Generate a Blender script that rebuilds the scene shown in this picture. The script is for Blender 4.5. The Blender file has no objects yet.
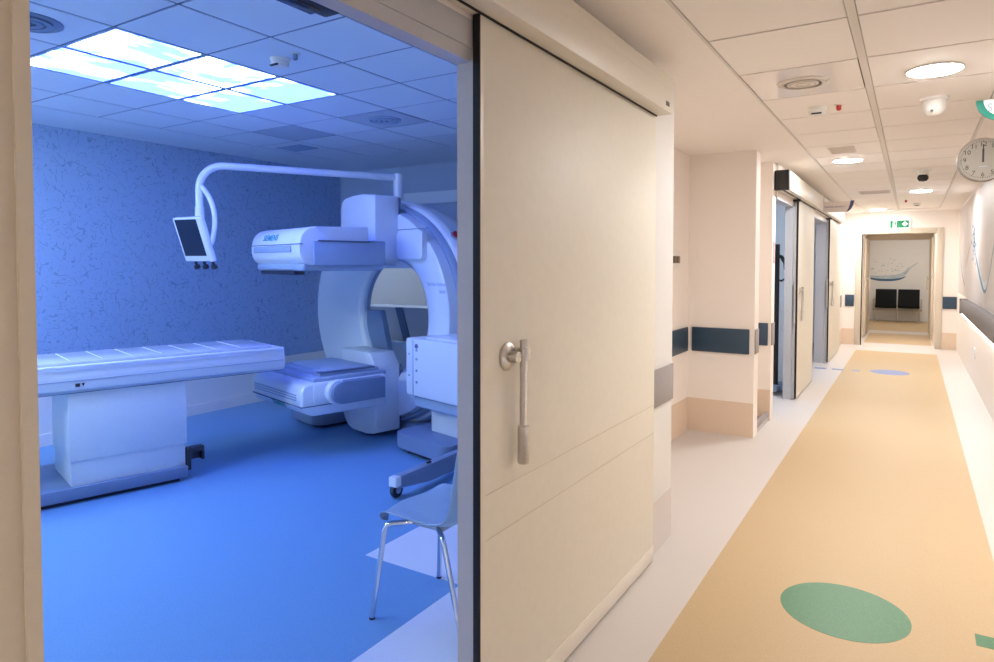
import bpy, bmesh, math, random
from mathutils import Vector, Matrix
random.seed(7)
S = bpy.context.scene
COL = S.collection
PI = math.pi

# ------------------------------------------------------------------ camera, world, exposure
cam = bpy.data.cameras.new('camera'); camo = bpy.data.objects.new('camera', cam); COL.objects.link(camo)
cam.sensor_width = 36.0; cam.lens = 662.2 / 994 * 36.0; cam.shift_y = -43.5 / 994; cam.clip_start = 0.02
yaw, pit, rol = 0.5597, -0.0335, -0.0007
def _rot():
    Rz = Matrix.Rotation(yaw, 3, 'Z'); Rx = Matrix.Rotation(pit, 3, 'X'); Ry = Matrix.Rotation(rol, 3, 'Y')
    return Rz @ Rx @ Ry @ Matrix.Rotation(PI / 2, 3, 'X')
camo.matrix_world = Matrix.Translation((0, 0, 1.5)) @ _rot().to_4x4()
S.camera = camo
w = bpy.data.worlds.new('world'); S.world = w; w.use_nodes = True
w.node_tree.nodes['Background'].inputs[0].default_value = (0.9, 0.85, 0.8, 1)
w.node_tree.nodes['Background'].inputs[1].default_value = 0.02
S.view_settings.view_transform = 'Standard'; S.view_settings.look = 'None'
S.view_settings.gamma = 1; S.view_settings.use_curve_mapping = False
S.view_settings.exposure = 0.0
DOWNLIGHT = 272.0          # emission of the corridor lamps
WARM = (0.985, 0.975, 0.965)
STRIP = 15.0
SKY_BLUE = 16.0           # blue share of the sky panels
SKY_RG = 1.0
S.cycles.max_bounces = 10; S.cycles.diffuse_bounces = 6

# ------------------------------------------------------------------ materials
def mat(name, col, rough=0.5, metal=0.0, noise=0.0, nscale=60, spec=None, bump=0.0, emit=None, es=0.0, alpha=None, coat=0.0):
    m = bpy.data.materials.new(name); m.use_nodes = True
    nt = m.node_tree; b = nt.nodes['Principled BSDF']
    b.inputs['Base Color'].default_value = (*col, 1); b.inputs['Roughness'].default_value = rough
    b.inputs['Metallic'].default_value = metal
    if spec is not None: b.inputs['Specular IOR Level'].default_value = spec
    if coat: b.inputs['Coat Weight'].default_value = coat; b.inputs['Coat Roughness'].default_value = 0.15
    tc = nt.nodes.new('ShaderNodeTexCoord')
    n = nt.nodes.new('ShaderNodeTexNoise'); n.inputs['Scale'].default_value = nscale; n.inputs['Detail'].default_value = 3
    nt.links.new(tc.outputs['Object'], n.inputs['Vector'])
    a = max(noise, 0.015)
    r = nt.nodes.new('ShaderNodeValToRGB')
    r.color_ramp.elements[0].position = 0.3; r.color_ramp.elements[1].position = 0.7
    r.color_ramp.elements[0].color = (*[c * (1 - a) for c in col], 1)
    r.color_ramp.elements[1].color = (*[min(1, c * (1 + a)) for c in col], 1)
    nt.links.new(n.outputs['Fac'], r.inputs[0]); nt.links.new(r.outputs[0], b.inputs['Base Color'])
    if bump:
        bp = nt.nodes.new('ShaderNodeBump'); bp.inputs['Strength'].default_value = bump; bp.inputs['Distance'].default_value = 0.002
        nt.links.new(n.outputs['Fac'], bp.inputs['Height']); nt.links.new(bp.outputs[0], b.inputs['Normal'])
    if emit:
        b.inputs['Emission Color'].default_value = (*emit, 1); b.inputs['Emission Strength'].default_value = es
    if alpha is not None: b.inputs['Alpha'].default_value = alpha
    return m

M = {}
M['wall'] = mat('wall_paint', (.85, .785, .73), .55, nscale=300, bump=.05)
M['wall_white'] = mat('wall_white', (.84, .82, .79), .5, nscale=300)
M['wainscot'] = mat('wainscot_vinyl', (.72, .57, .44), .45, noise=.06, nscale=140)
M['navy'] = mat('navy_crash_rail', (.026, .058, .10), .45, noise=.04)
M['greybump'] = mat('grey_crash_rail', (.30, .27, .27), .5, noise=.03)
M['ceil'] = mat('ceiling_tile', (.90, .855, .81), .75, nscale=400, bump=.1)
M['ceil_room'] = mat('room_ceiling_tile', (.74, .80, .86), .75, nscale=400)
M['tile_grey'] = mat('grey_metal_tile', (.50, .56, .64), .5)
M['ceil_gap'] = mat('ceiling_gap', (.15, .13, .12), .8)
M['ceil_board'] = mat('ceiling_board', (.88, .83, .785), .7)
M['alu'] = mat('ceiling_channel', (.70, .65, .60), .45)
M['floor_white'] = mat('floor_white', (.62, .57, .535), .45, noise=.03, nscale=160)
M['floor_yellow'] = mat('floor_yellow', (.52, .37, .20), .5, noise=.06, nscale=170)
M['floor_green'] = mat('floor_green', (.062, .20, .088), .42, noise=.16, nscale=130)
M['floor_blue'] = mat('floor_blue_inlay', (.20, .25, .46), .42, noise=.08, nscale=130)
M['floor_room'] = mat('floor_room_blue', (.155, .335, .58), .42, noise=.09, nscale=150)
M['floor_lilac'] = mat('floor_room_pale', (.72, .74, .80), .36, noise=.03, nscale=160)
M['door'] = mat('door_laminate', (.75, .705, .60), .5, noise=.015, nscale=25)
M['door_edge'] = mat('door_edge_strip', (.70, .64, .55), .35)
M['header'] = mat('door_header_cover', (.69, .64, .545), .4)
M['frame'] = mat('door_frame_beige', (.60, .53, .43), .45)
M['jamb_beige'] = mat('near_wall_beige', (.66, .60, .49), .5)
M['jamb'] = mat('jamb_steel', (.44, .44, .46), .4)
M['black'] = mat('black_rubber', (.008, .008, .009), .55, spec=.3)
M['blackplastic'] = mat('black_plastic', (.012, .012, .013), .4)
M['steel'] = mat('brushed_steel', (.58, .55, .51), .32, metal=1, noise=.05, nscale=90)
M['chrome'] = mat('chrome', (.72, .73, .76), .16, metal=1)
M['white_plastic'] = mat('white_plastic', (.78, .76, .72), .4)
M['grey_plastic'] = mat('grey_plastic', (.45, .42, .38), .5)
M['rocker_brown'] = mat('rocker_brown', (.16, .11, .08), .4)
M['vent'] = mat('vent_grey', (.72, .66, .60), .55)
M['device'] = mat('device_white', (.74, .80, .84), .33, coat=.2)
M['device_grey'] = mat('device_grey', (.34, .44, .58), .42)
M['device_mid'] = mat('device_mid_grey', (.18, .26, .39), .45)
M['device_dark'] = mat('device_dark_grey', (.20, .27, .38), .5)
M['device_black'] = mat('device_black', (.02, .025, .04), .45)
M['seam'] = mat('device_seam', (.12, .16, .24), .6)
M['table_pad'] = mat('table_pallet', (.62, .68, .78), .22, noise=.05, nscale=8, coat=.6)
M['screen'] = mat('monitor_screen', (.012, .022, .05), .2)
M['teal'] = mat('teal_lettering', (.05, .38, .40), .5)
M['letter_grey'] = mat('grey_lettering', (.36, .43, .55), .5)
M['letter_dark'] = mat('dark_lettering', (.02, .02, .03), .5)
M['letter_blue'] = mat('blue_lettering', (.10, .10, .22), .5)
M['red'] = mat('red_button', (.5, .02, .02), .4)
M['sign_green'] = mat('sign_green', (.0, .20, .14), .4)
M['sign_white'] = mat('sign_white', (.82, .83, .82), .3)
M['sign_pale'] = mat('sign_pale', (.76, .68, .64), .3)
M['sign_navy'] = mat('sign_navy', (.035, .045, .16), .4)
M['exit_green'] = mat('exit_green', (.0, .12, .045), .6, emit=(.0, .36, .10), es=.4)
M['exit_white'] = mat('exit_white', (.9, .95, .92), .5, emit=(.8, 1, .9), es=.3)
M['exit_glow'] = mat('exit_lens', (.9, .95, .95), .5, emit=(.9, .95, 1), es=1.2)
M['clock_rim'] = mat('clock_rim', (.33, .295, .26), .45)
M['clock_face'] = mat('clock_face', (.33, .295, .245), .5)
M['rail'] = mat('handrail_vinyl', (.15, .132, .13), .5, noise=.04)
M['led'] = mat('led_strip', (.9, .9, .9), .5, emit=(1, .93, .86), es=STRIP)
M['downlight'] = mat('downlight_lens', (.9, .9, .9), .5, emit=WARM, es=DOWNLIGHT)
M['lamp_ring'] = mat('lamp_ring', (.85, .83, .8), .4)
M['seat_black'] = mat('seat_black', (.005, .005, .005), .65, spec=.15)
M['chair_shell'] = mat('chair_shell', (.30, .42, .56), .38)
M['mural_blue'] = mat('mural_blue', (.06, .15, .26), .5, noise=.3, nscale=12)
M['mural_pale'] = mat('mural_pale', (.52, .60, .66), .5, noise=.15, nscale=9)
M['mural_drop'] = mat('mural_drop', (.40, .48, .55), .5)
M['mural_ground'] = mat('mural_ground', (.56, .50, .475), .5, noise=.03, nscale=3)
M['pink_notice'] = mat('pink_notice', (.60, .24, .24), .6)
M['room_lamp'] = mat('room_lamp', (.9, .9, .9), .5, emit=(.36, .6, 1.0), es=22)
M['back_lamp'] = mat('back_lamp', (.9, .9, .9), .5, emit=(1, .95, .9), es=13)
M['vestibule_fill_lamp'] = mat('vestibule_fill_lamp', (.9, .9, .9), .5, emit=(1, .95, .88), es=26)
M['control_fill_lamp'] = mat('control_fill_lamp', (.9, .9, .9), .5, emit=(.50, .66, 1), es=13)
M['metal_tile'] = mat('glossy_metal_tile', (.78, .72, .67), .12, spec=.8)

def sky_mat():
    m = bpy.data.materials.new('sky_panel_print'); m.use_nodes = True; nt = m.node_tree
    b = nt.nodes['Principled BSDF']; b.inputs['Base Color'].default_value = (.6, .7, .8, 1); b.inputs['Roughness'].default_value = .5
    tc = nt.nodes.new('ShaderNodeTexCoord'); mp = nt.nodes.new('ShaderNodeMapping'); mp.inputs['Scale'].default_value = (2.2, 1.1, 1)
    mp.inputs['Location'].default_value = (.35, .6, 0)
    n = nt.nodes.new('ShaderNodeTexNoise'); n.inputs['Scale'].default_value = 1.35; n.inputs['Detail'].default_value = 7; n.inputs['Distortion'].default_value = .5
    g = nt.nodes.new('ShaderNodeNewGeometry')
    nt.links.new(g.outputs['Position'], mp.inputs[0]); nt.links.new(mp.outputs[0], n.inputs['Vector'])
    r = nt.nodes.new('ShaderNodeValToRGB'); e = r.color_ramp.elements
    e[0].position = .475; e[1].position = .57
    # blue light panels behind a printed sky: pale sky blue and white cloud, both far stronger in blue
    e[0].color = (.50 * SKY_RG / SKY_BLUE, .92 * SKY_RG / SKY_BLUE, .8, 1)
    e[1].color = (7.0 * SKY_RG / SKY_BLUE, 10.0 * SKY_RG / SKY_BLUE, 1, 1)
    nt.links.new(n.outputs['Fac'], r.inputs[0]); nt.links.new(r.outputs[0], b.inputs['Emission Color'])
    b.inputs['Emission Strength'].default_value = SKY_BLUE
    return m
M['sky'] = sky_mat()

def wallpaper():
    m = bpy.data.materials.new('squiggle_wallpaper'); m.use_nodes = True; nt = m.node_tree; L = nt.links
    b = nt.nodes['Principled BSDF']; b.inputs['Roughness'].default_value = .6
    g = nt.nodes.new('ShaderNodeTexCoord')
    n = nt.nodes.new('ShaderNodeTexNoise'); n.inputs['Scale'].default_value = 3.5; n.inputs['Detail'].default_value = 2
    mx = nt.nodes.new('ShaderNodeMixRGB'); mx.blend_type = 'ADD'; mx.inputs[0].default_value = .35
    L.new(g.outputs['Object'], n.inputs['Vector']); L.new(g.outputs['Object'], mx.inputs[1]); L.new(n.outputs['Color'], mx.inputs[2])
    facs = []
    for sc, th in ((9, .022), (19, .035)):
        v = nt.nodes.new('ShaderNodeTexVoronoi'); v.feature = 'DISTANCE_TO_EDGE'; v.inputs['Scale'].default_value = sc
        L.new(mx.outputs[0], v.inputs['Vector'])
        c = nt.nodes.new('ShaderNodeMath'); c.operation = 'LESS_THAN'; c.inputs[1].default_value = th
        L.new(v.outputs['Distance'], c.inputs[0])
        k = nt.nodes.new('ShaderNodeTexNoise'); k.inputs['Scale'].default_value = sc * 1.3; k.inputs['Detail'].default_value = 1
        L.new(g.outputs['Object'], k.inputs['Vector'])
        t = nt.nodes.new('ShaderNodeMath'); t.operation = 'GREATER_THAN'; t.inputs[1].default_value = .53
        L.new(k.outputs['Fac'], t.inputs[0])
        p = nt.nodes.new('ShaderNodeMath'); p.operation = 'MULTIPLY'; L.new(c.outputs[0], p.inputs[0]); L.new(t.outputs[0], p.inputs[1])
        facs.append(p)
    s = nt.nodes.new('ShaderNodeMath'); s.operation = 'MAXIMUM'; L.new(facs[0].outputs[0], s.inputs[0]); L.new(facs[1].outputs[0], s.inputs[1])
    mix = nt.nodes.new('ShaderNodeMixRGB'); L.new(s.outputs[0], mix.inputs[0])
    mix.inputs[1].default_value = (.32, .46, .68, 1); mix.inputs[2].default_value = (.215, .325, .52, 1)
    L.new(mix.outputs[0], b.inputs['Base Color'])
    return m
M['paper'] = wallpaper()

def perforated():
    m = bpy.data.materials.new('perforated_panel'); m.use_nodes = True; nt = m.node_tree; L = nt.links
    b = nt.nodes['Principled BSDF']; b.inputs['Roughness'].default_value = .55
    g = nt.nodes.new('ShaderNodeTexCoord'); v = nt.nodes.new('ShaderNodeTexVoronoi'); v.inputs['Scale'].default_value = 32; v.inputs['Randomness'].default_value = 0
    L.new(g.outputs['Object'], v.inputs['Vector'])
    r = nt.nodes.new('ShaderNodeValToRGB'); r.color_ramp.elements[0].position = .2; r.color_ramp.elements[1].position = .3
    r.color_ramp.elements[0].color = (.34, .35, .37, 1); r.color_ramp.elements[1].color = (.80, .80, .80, 1)
    L.new(v.outputs['Distance'], r.inputs[0]); L.new(r.outputs[0], b.inputs['Base Color'])
    return m
M['perf'] = perforated()
M['wall_blue'] = mat('wall_blue_grey', (.42, .52, .66), .55, nscale=200)
M['glass'] = mat('window_glass', (.95, .97, 1), .02)
M['glass'].node_tree.nodes['Principled BSDF'].inputs['Transmission Weight'].default_value = 1.0
M['glass'].node_tree.nodes['Principled BSDF'].inputs['IOR'].default_value = 1.02

# ------------------------------------------------------------------ mesh helpers
class MB:
    def __init__(s): s.bm = bmesh.new()
    def _bev(s, geom_verts, off, seg, only=None):
        if off <= 0: return
        vs = set(geom_verts)
        es = [e for e in s.bm.edges if e.verts[0] in vs and e.verts[1] in vs and (only is None or only(e))]
        bmesh.ops.bevel(s.bm, geom=es, offset=off, segments=seg, profile=.5, affect='EDGES', clamp_overlap=True)
    def box(s, x0, x1, y0, y1, z0, z1, bev=0.0, seg=3, only=None):
        vs = [s.bm.verts.new((x, y, z)) for x in (x0, x1) for y in (y0, y1) for z in (z0, z1)]
        for f in ((0, 1, 3, 2), (4, 6, 7, 5), (0, 4, 5, 1), (2, 3, 7, 6), (0, 2, 6, 4), (1, 5, 7, 3)):
            s.bm.faces.new([vs[i] for i in f])
        s._bev(vs, bev, seg, only); return s
    def prism(s, poly, d0, d1, axis='y', bev=0.0, seg=3):
        def P(a, b, d): return {'y': (a, d, b), 'x': (d, a, b), 'z': (a, b, d)}[axis]
        A = [s.bm.verts.new(P(a, b, d0)) for a, b in poly]; B = [s.bm.verts.new(P(a, b, d1)) for a, b in poly]
        n = len(poly)
        s.bm.faces.new(A); s.bm.faces.new(B[::-1])
        for i in range(n): s.bm.faces.new((A[i], B[i], B[(i + 1) % n], A[(i + 1) % n]))
        s._bev(A + B, bev, seg); return s
    def tube(s, pts, r, seg=14, caps=True):
        pts = [Vector(p) for p in pts]; n = len(pts); rings = []
        up = None
        for i, p in enumerate(pts):
            t = (pts[min(i + 1, n - 1)] - pts[max(i - 1, 0)]).normalized()
            if up is None: up = t.orthogonal().normalized()
            up = (up - t * up.dot(t)).normalized(); sd = t.cross(up)
            rr = r[i] if isinstance(r, (list, tuple)) else r
            rings.append([s.bm.verts.new(p + up * (rr * math.cos(a)) + sd * (rr * math.sin(a))) for a in (2 * PI * k / seg for k in range(seg))])
        for a, b in zip(rings, rings[1:]):
            for k in range(seg): s.bm.faces.new((a[k], a[(k + 1) % seg], b[(k + 1) % seg], b[k]))
        if caps: s.bm.faces.new(rings[0][::-1]); s.bm.faces.new(rings[-1])
        return s
    def lathe(s, prof, c, axis='z', seg=40):
        c = Vector(c); rings = []
        def P(r, h, a):
            ca, sa = r * math.cos(a), r * math.sin(a)
            return c + Vector({'z': (ca, sa, h), 'y': (ca, h, sa), 'x': (h, ca, sa)}[axis])
        for r, h in prof:
            rings.append([s.bm.verts.new(P(max(r, 1e-4), h, 2 * PI * k / seg)) for k in range(seg)])
        for a, b in zip(rings, rings[1:]):
            for k in range(seg): s.bm.faces.new((a[k], a[(k + 1) % seg], b[(k + 1) % seg], b[k]))
        s.bm.faces.new(rings[0][::-1]); s.bm.faces.new(rings[-1]); return s
    def loops(s, lps, close=False, cap=True):
        rings = [[s.bm.verts.new(p) for p in l] for l in lps]; n = len(rings[0])
        pr = list(zip(rings, rings[1:])) + ([(rings[-1], rings[0])] if close else [])
        for a, b in pr:
            for k in range(n): s.bm.faces.new((a[k], a[(k + 1) % n], b[(k + 1) % n], b[k]))
        if cap and not close: s.bm.faces.new(rings[0][::-1]); s.bm.faces.new(rings[-1])
        return s
    def quad(s, *p): s.bm.faces.new([s.bm.verts.new(q) for q in p]); return s
    def build(s, name, m, parent=None, smooth=True, loc=None, angle=40):
        bmesh.ops.recalc_face_normals(s.bm, faces=s.bm.faces[:])
        me = bpy.data.meshes.new(name); s.bm.to_mesh(me); s.bm.free()
        for mm in (m if isinstance(m, (list, tuple)) else [m]): me.materials.append(M[mm] if isinstance(mm, str) else mm)
        if smooth:
            me.polygons.foreach_set('use_smooth', [True] * len(me.polygons)); me.set_sharp_from_angle(angle=math.radians(angle))
        o = bpy.data.objects.new(name, me); COL.objects.link(o)
        if parent: o.parent = parent
        if loc: o.location = loc
        return o

def tag(o, label=None, cat=None, group=None, kind=None):
    if label: o['label'] = label
    if cat: o['category'] = cat
    if group: o['group'] = group
    if kind: o['kind'] = kind
    return o
def thing(name, label, cat, loc=(0, 0, 0), rz=0.0, group=None):
    o = bpy.data.objects.new(name, None); COL.objects.link(o); o.location = loc; o.rotation_euler = (0, 0, rz)
    o.empty_display_size = .1
    return tag(o, label, cat, group)
def struct(mb, name, m, smooth=False, parent=None, label=None):
    o = mb.build(name, m, parent, smooth)
    if parent is None: o['kind'] = 'structure'
    if label: o['label'] = label
    return o
def copy_tree(o, parent=None):
    c = o.copy(); COL.objects.link(c); c.parent = parent
    for ch in list(o.children): copy_tree(ch, c)
    return c
def text(s, size, m, parent, loc, rot, name='lettering', align='CENTER', ext=.0006, label=None, bold=False):
    cu = bpy.data.curves.new('txt', 'FONT'); cu.body = s; cu.size = size; cu.extrude = ext; cu.align_x = align; cu.align_y = 'CENTER'
    if bold: cu.offset = size * .012
    t = bpy.data.objects.new('txt', cu); COL.objects.link(t)
    dg = bpy.context.evaluated_depsgraph_get(); me = bpy.data.meshes.new_from_object(t.evaluated_get(dg)); me.name = name
    bpy.data.objects.remove(t); me.materials.clear(); me.materials.append(M[m])
    o = bpy.data.objects.new(name, me); COL.objects.link(o); o.parent = parent; o.location = loc; o.rotation_euler = rot
    if label: o['label'] = label
    return o
def arc(cx, cy, r, a0, a1, n):
    return [(cx + r * math.cos(a0 + (a1 - a0) * i / n), cy + r * math.sin(a0 + (a1 - a0) * i / n)) for i in range(n + 1)]
def rrect(x0, x1, y0, y1, r, n=6):
    return (arc(x1 - r, y0 + r, r, -PI / 2, 0, n) + arc(x1 - r, y1 - r, r, 0, PI / 2, n) +
            arc(x0 + r, y1 - r, r, PI / 2, PI, n) + arc(x0 + r, y0 + r, r, PI, 1.5 * PI, n))

# ================================================================== STRUCTURE
CZ = 2.49      # corridor ceiling
RZ = 2.65      # room ceiling
WX = -1.115    # corridor face of the left wall
RX = 0.69      # right wall
# ---- floor
f = MB(); f.box(-6.3, 2.6, -4, 21.3, -.12, 0)
floor = struct(f, 'floor', 'floor_white')
def inlay(name, m, label, *rects, poly=None, z=.0012):
    b = MB()
    for (x0, x1, y0, y1) in rects: b.box(x0, x1, y0, y1, 0, z)
    if poly: b.prism(poly, 0, z, 'z')
    return struct(b, name, m, parent=floor, label=label)
inlay('yellow_runner', 'floor_yellow', 'yellow linoleum strip running along the corridor', (-.82, .378, -4, 13.35))
inlay('yellow_runner', 'floor_yellow', 'yellow linoleum between the two far doorways', (-.78, .34, 14.75, 16.95))
inlay('yellow_runner', 'floor_yellow', 'yellow linoleum before the far waiting seats', (-2.4, 2.3, 17.7, 20.9))
inlay('room_floor', 'floor_room', 'blue linoleum of the scanner room', (-6.07, -2.37, -1, 6.0), (-2.37, -1.77, -1, 2.5))
inlay('pale_border', 'floor_lilac', 'pale linoleum border inside the scanner room', (-2.37, -1.77, 2.5, 6.0), (-1.77, -1.05, .47, 1.635), (-1.77, -1.17, -1, .47), (-1.77, -1.17, 1.635, 3.65))
inlay('round_inlay', 'floor_green', 'green round inlay in the yellow floor', poly=arc(-.226, 3.200, .252, 0, 2 * PI, 63)[:-1], z=.0022)
inlay('round_inlay', 'floor_blue', 'blue round inlay in the yellow floor', poly=arc(-.240, 10.765, .243, 0, 2 * PI, 63)[:-1], z=.0022)
inlay('dash_inlay', 'floor_green', 'green dash in the yellow floor', (.243, .43, 3.18, 3.28), z=.0022)
for a, b_ in ((-1.19, -1.035), (-.958, -.806), (-.705, -.604)):
    inlay('dash_inlay', 'floor_blue', 'blue dash leading to the blue round inlay', (a, b_, 10.62, 10.74), z=.0022)

# ---- corridor ceiling: plasterboard border, tile slabs with open joints, channel
c = MB(); c.box(-1.165, -.80, -4, 3.55, CZ, CZ + .1); c.box(-1.78, -.80, 3.55, 14.26, CZ, CZ + .1); c.box(.395, 1.0, -4, 14.26, CZ, CZ + .1); c.box(-.80, .395, 13.75, 14.26, CZ, CZ + .1)
struct(c, 'ceiling', 'ceil_board')
c = MB(); c.box(-.80, .395, -4, 13.75, CZ + .03, CZ + .1); struct(c, 'ceiling', 'ceil_gap')
c = MB()
ys = [3.01 + .622 * k for k in range(-11, 18)]
for y0, y1 in zip(ys, ys[1:]):
    if y1 > 13.75: y1 = 13.745
    if y0 > 13.7: break
    for k, (x0, x1) in enumerate(((-.782, -.239), (-.199, .372))):
        if k == 0 and 3.6 < y0 < 3.65: continue
        c.box(x0, x1, y0 + .008, y1 - .008, CZ, CZ + .02)
struct(c, 'ceiling', 'ceil')
c = MB()
for x0, x1 in ((-.800, -.786), (-.236, -.202), (.376, .395)): c.box(x0, x1, -4, 13.75, CZ - .002, CZ + .03)
struct(c, 'trim_1', 'alu')

# ---- left wall of the corridor
def wallbox(name, m, *bx):
    for x in bx: struct(MB().box(*x), name, m)
wallbox('wall_left', 'jamb_beige', (-1.165, WX, -4, .46, 0, CZ))
wallbox('wall_left', 'wall', (-1.165, WX, .46, 1.645, 2.17, CZ), (-1.78, -1.12, 3.55, 3.60, 0, CZ), (-1.78, -1.72, 3.60, 6.06, 0, CZ),
        (-1.72, -1.147, 6.025, 6.20, 0, CZ), (-1.78, -1.40, 6.20, 6.78, 0, CZ), (-1.78, -1.139, 6.78, 6.94, 0, CZ), (-1.20, -1.122, 6.94, 8.0, 2.17, CZ),
        (-1.20, -1.122, 8.0, 9.45, 0, CZ), (-1.255, -1.122, 9.45, 11.3, 2.17, CZ), (-1.255, -1.122, 11.3, 14.26, 0, CZ))
M['wall_end_white'] = mat('wall_end_white', (.72, .70, .675), .5)
wallbox('wall_left', 'wall_end_white', (-1.165, WX, 1.645, 3.60, 0, CZ))
# wainscot skins
b = MB(); t = .004; wz = .30
b.box(-1.72, -1.147 + .0, 6.025 - t, 6.025, 0, wz); b.box(-1.72, -1.72 + t, 3.60, 6.025, 0, wz)
b.box(-1.40, -1.14, 6.78 - t, 6.78, 0, wz); pass
b.box(-1.40, -1.40 + t, 6.2, 6.78, 0, wz)
b.box(-1.122, -1.122 + t, 13.3, 14.26, 0, wz)
struct(b, 'baseboard_left', 'wainscot')
struct(MB().box(WX, WX + t, 3.225, 3.60, 0, .27), 'baseboard_left', 'floor_white')
def crash(x0, x1, y0, y1, m, label, z0=.728, z1=.945):
    o = MB().box(x0, x1, y0, y1, z0, z1, .006, 2).build('wall_bumper', m); tag(o, label, 'wall bumper', 'crash rails on the walls'); return o
crash(-1.68, -1.185, 6.003, 6.025, 'navy', 'wide navy bumper plate on the niche wall facing the camera')
crash(-1.72, -1.700, 3.9, 5.97, 'navy', 'navy bumper plate on the left side wall of the niche')
crash(-1.39, -1.165, 6.758, 6.78, 'navy', 'small navy bumper plate in the narrow recess before the second door')
crash(-1.147, -1.137, 6.04, 6.19, 'greybump', 'thin grey bumper on the corner beside the wide navy plate')
crash(-1.139, -1.129, 6.79, 6.93, 'greybump', 'thin grey bumper on the pillar by the second door opening')
crash(WX, WX + .012, 3.225, 3.595, 'greybump', 'grey bumper block on the white wall end right of the big sliding door', .765, .962)
crash(-1.122, -1.10, 13.62, 13.85, 'greybump', 'tiny grey bumper on the left wall near the end doorway')
# ---- right wall with long rail
b = MB(); b.box(RX, RX + .1, -4, 14.26, 0, CZ); struct(b, 'wall_right', 'wall')
b = MB(); b.box(-2.2, 1.0, -4.1, -4, 0, 2.8); struct(b, 'wall_near', 'wall')
# ---- end wall with two doorways in a row
EY = 14.26
b = MB(); b.box(-1.4, -.83, EY, EY + .1, 0, 2.7); b.box(.385, .9, EY, EY + .1, 0, 2.7); b.box(-.83, .385, EY, EY + .1, 2.10, 2.7)
struct(b, 'wall_end', 'wall')
b = MB(); b.box(-1.12, -.92, EY - t, EY, 0, .30); b.box(.465, RX, EY - t, EY, 0, .30); struct(b, 'baseboard_end', 'wainscot')
crash(-1.075, -.925, EY - .022, EY, 'navy', 'navy bumper plate left of the end doorway')
crash(.475, .68, EY - .022, EY, 'navy', 'navy bumper plate right of the end doorway')
def portal(name, y, x0, x1, z1, wdt, dep):
    b = MB()
    b.box(x0 - wdt, x0, y, y + dep, 0, z1 + wdt, .006, 2); b.box(x1, x1 + wdt, y, y + dep, 0, z1 + wdt, .006, 2); b.box(x0, x1, y, y + dep, z1, z1 + wdt, .006, 2)
    return struct(b, name, 'frame', smooth=True)
d1 = portal('door_1', EY - .02, -.812, .367, 2.09, .098, .16)
struct(MB().box(-.812, -.795, EY - .018, EY + .02, 0, 2.09), 'door_gasket', 'black', parent=d1)
portal('door_2', 17.2, -.825, .318, 2.07, .14, .15)
b = MB(); b.box(-1.05, -.862, EY + .14, 17.2, 0, 2.5); b.box(.372, .56, EY + .14, 17.2, 0, 2.5); struct(b, 'wall_vestibule', 'wall')
b = MB(); b.box(-1.05, .56, EY + .1, 17.35, 2.32, 2.42); struct(b, 'ceiling', 'ceil_board')
b = MB(); b.box(-2.6, -.96, 17.22, 17.34, 0, 2.7); b.box(.45, 2.5, 17.22, 17.34, 0, 2.7); b.box(-.965, .46, 17.22, 17.34, 2.2, 2.7); b.box(-2.6, 2.5, 21, 21.1, 0, 2.7); b.box(-2.6, -2.5, 17.3, 21, 0, 2.7); b.box(2.4, 2.5, 17.3, 21, 0, 2.7)
struct(b, 'wall_back', 'wall_white')
b = MB(); b.box(-2.6, 2.5, 17.2, 21.1, 2.7, 2.8); struct(b, 'ceiling', 'ceil_board')
for sx, lab in ((-1, 'beige door leaf folded open on the left of the far vestibule'), (1, 'beige door leaf folded open on the right of the far vestibule')):
    xx = -.86 if sx < 0 else .33
    d = MB().box(xx, xx + .04, 15.95, 17.18, .01, 2.07, .004, 2).build('door_3', 'frame'); d['kind'] = 'structure'; d['label'] = lab
    xe = xx + .04 if sx < 0 else xx
    s_ = -sx
    h = MB(); h.tube([(xe, 16.1, 1.22), (xe + s_ * .06, 16.1, 1.22)], .012); h.tube([(xe + s_ * .06, 16.1, 1.28), (xe + s_ * .06, 16.1, 1.0)], .014)
    h.build('door_handle', 'frame', d)

# ---- rooms behind the far sliding doors
b = MB(); b.box(-4.2, -4.1, 6.06, 14.3, 0, 2.7); b.box(-4.2, -1.235, 8.75, 8.85, 0, 2.7); b.box(-4.2, -1.255, 14.2, 14.3, 0, 2.7); b.box(-4.2, -1.78, 6.06, 6.12, 0, 2.7)
struct(b, 'wall_side', 'wall_white')
b = MB(); b.box(-4.2, -1.235, 6.06, 14.3, 2.62, 2.7); struct(b, 'ceiling', 'ceil_board')

# ---- scanner room shell
b = MB(); b.box(-6.17, -6.07, -1.1, 6.06, .46, RZ + .1); struct(b, 'wall_scanner_left', 'paper')
b = MB(); b.box(-6.17, -6.068, -1.1, 6.06, .10, .46); struct(b, 'wall_scanner_left', 'wall_white')
b = MB(); b.box(-6.07, -6.05, -1.1, 6.0, 0, .10); b.box(-6.05, -1.78, 5.98, 6.0, 0, .10); struct(b, 'baseboard_scanner', 'wall_white')
wallbox('wall_scanner_far', 'wall_blue', (-6.07, -1.78, 6.0, 6.06, 1.75, RZ + .1), (-6.07, -6.0, 6.0, 6.06, 0, 1.75), (-4.45, -1.78, 6.0, 6.06, 0, 1.75))
wallbox('wall_scanner_far', 'wall_white', (-6.0, -4.45, 6.0, 6.06, 0, .58))
wn = MB(); wn.box(-6.0, -5.96, 5.99, 6.07, .58, 1.75); wn.box(-4.49, -4.45, 5.99, 6.07, .58, 1.75); wn.box(-5.96, -4.49, 5.99, 6.07, 1.71, 1.75); wn.box(-5.96, -4.49, 5.94, 6.07, .56, .60)
wn = struct(wn, 'added_window_1', 'device')  # made-up window, so a lit area shows through the scanner bore
MB().box(-5.96, -4.49, 6.03, 6.036, .60, 1.71).build('pane', 'glass', wn, False)
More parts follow.
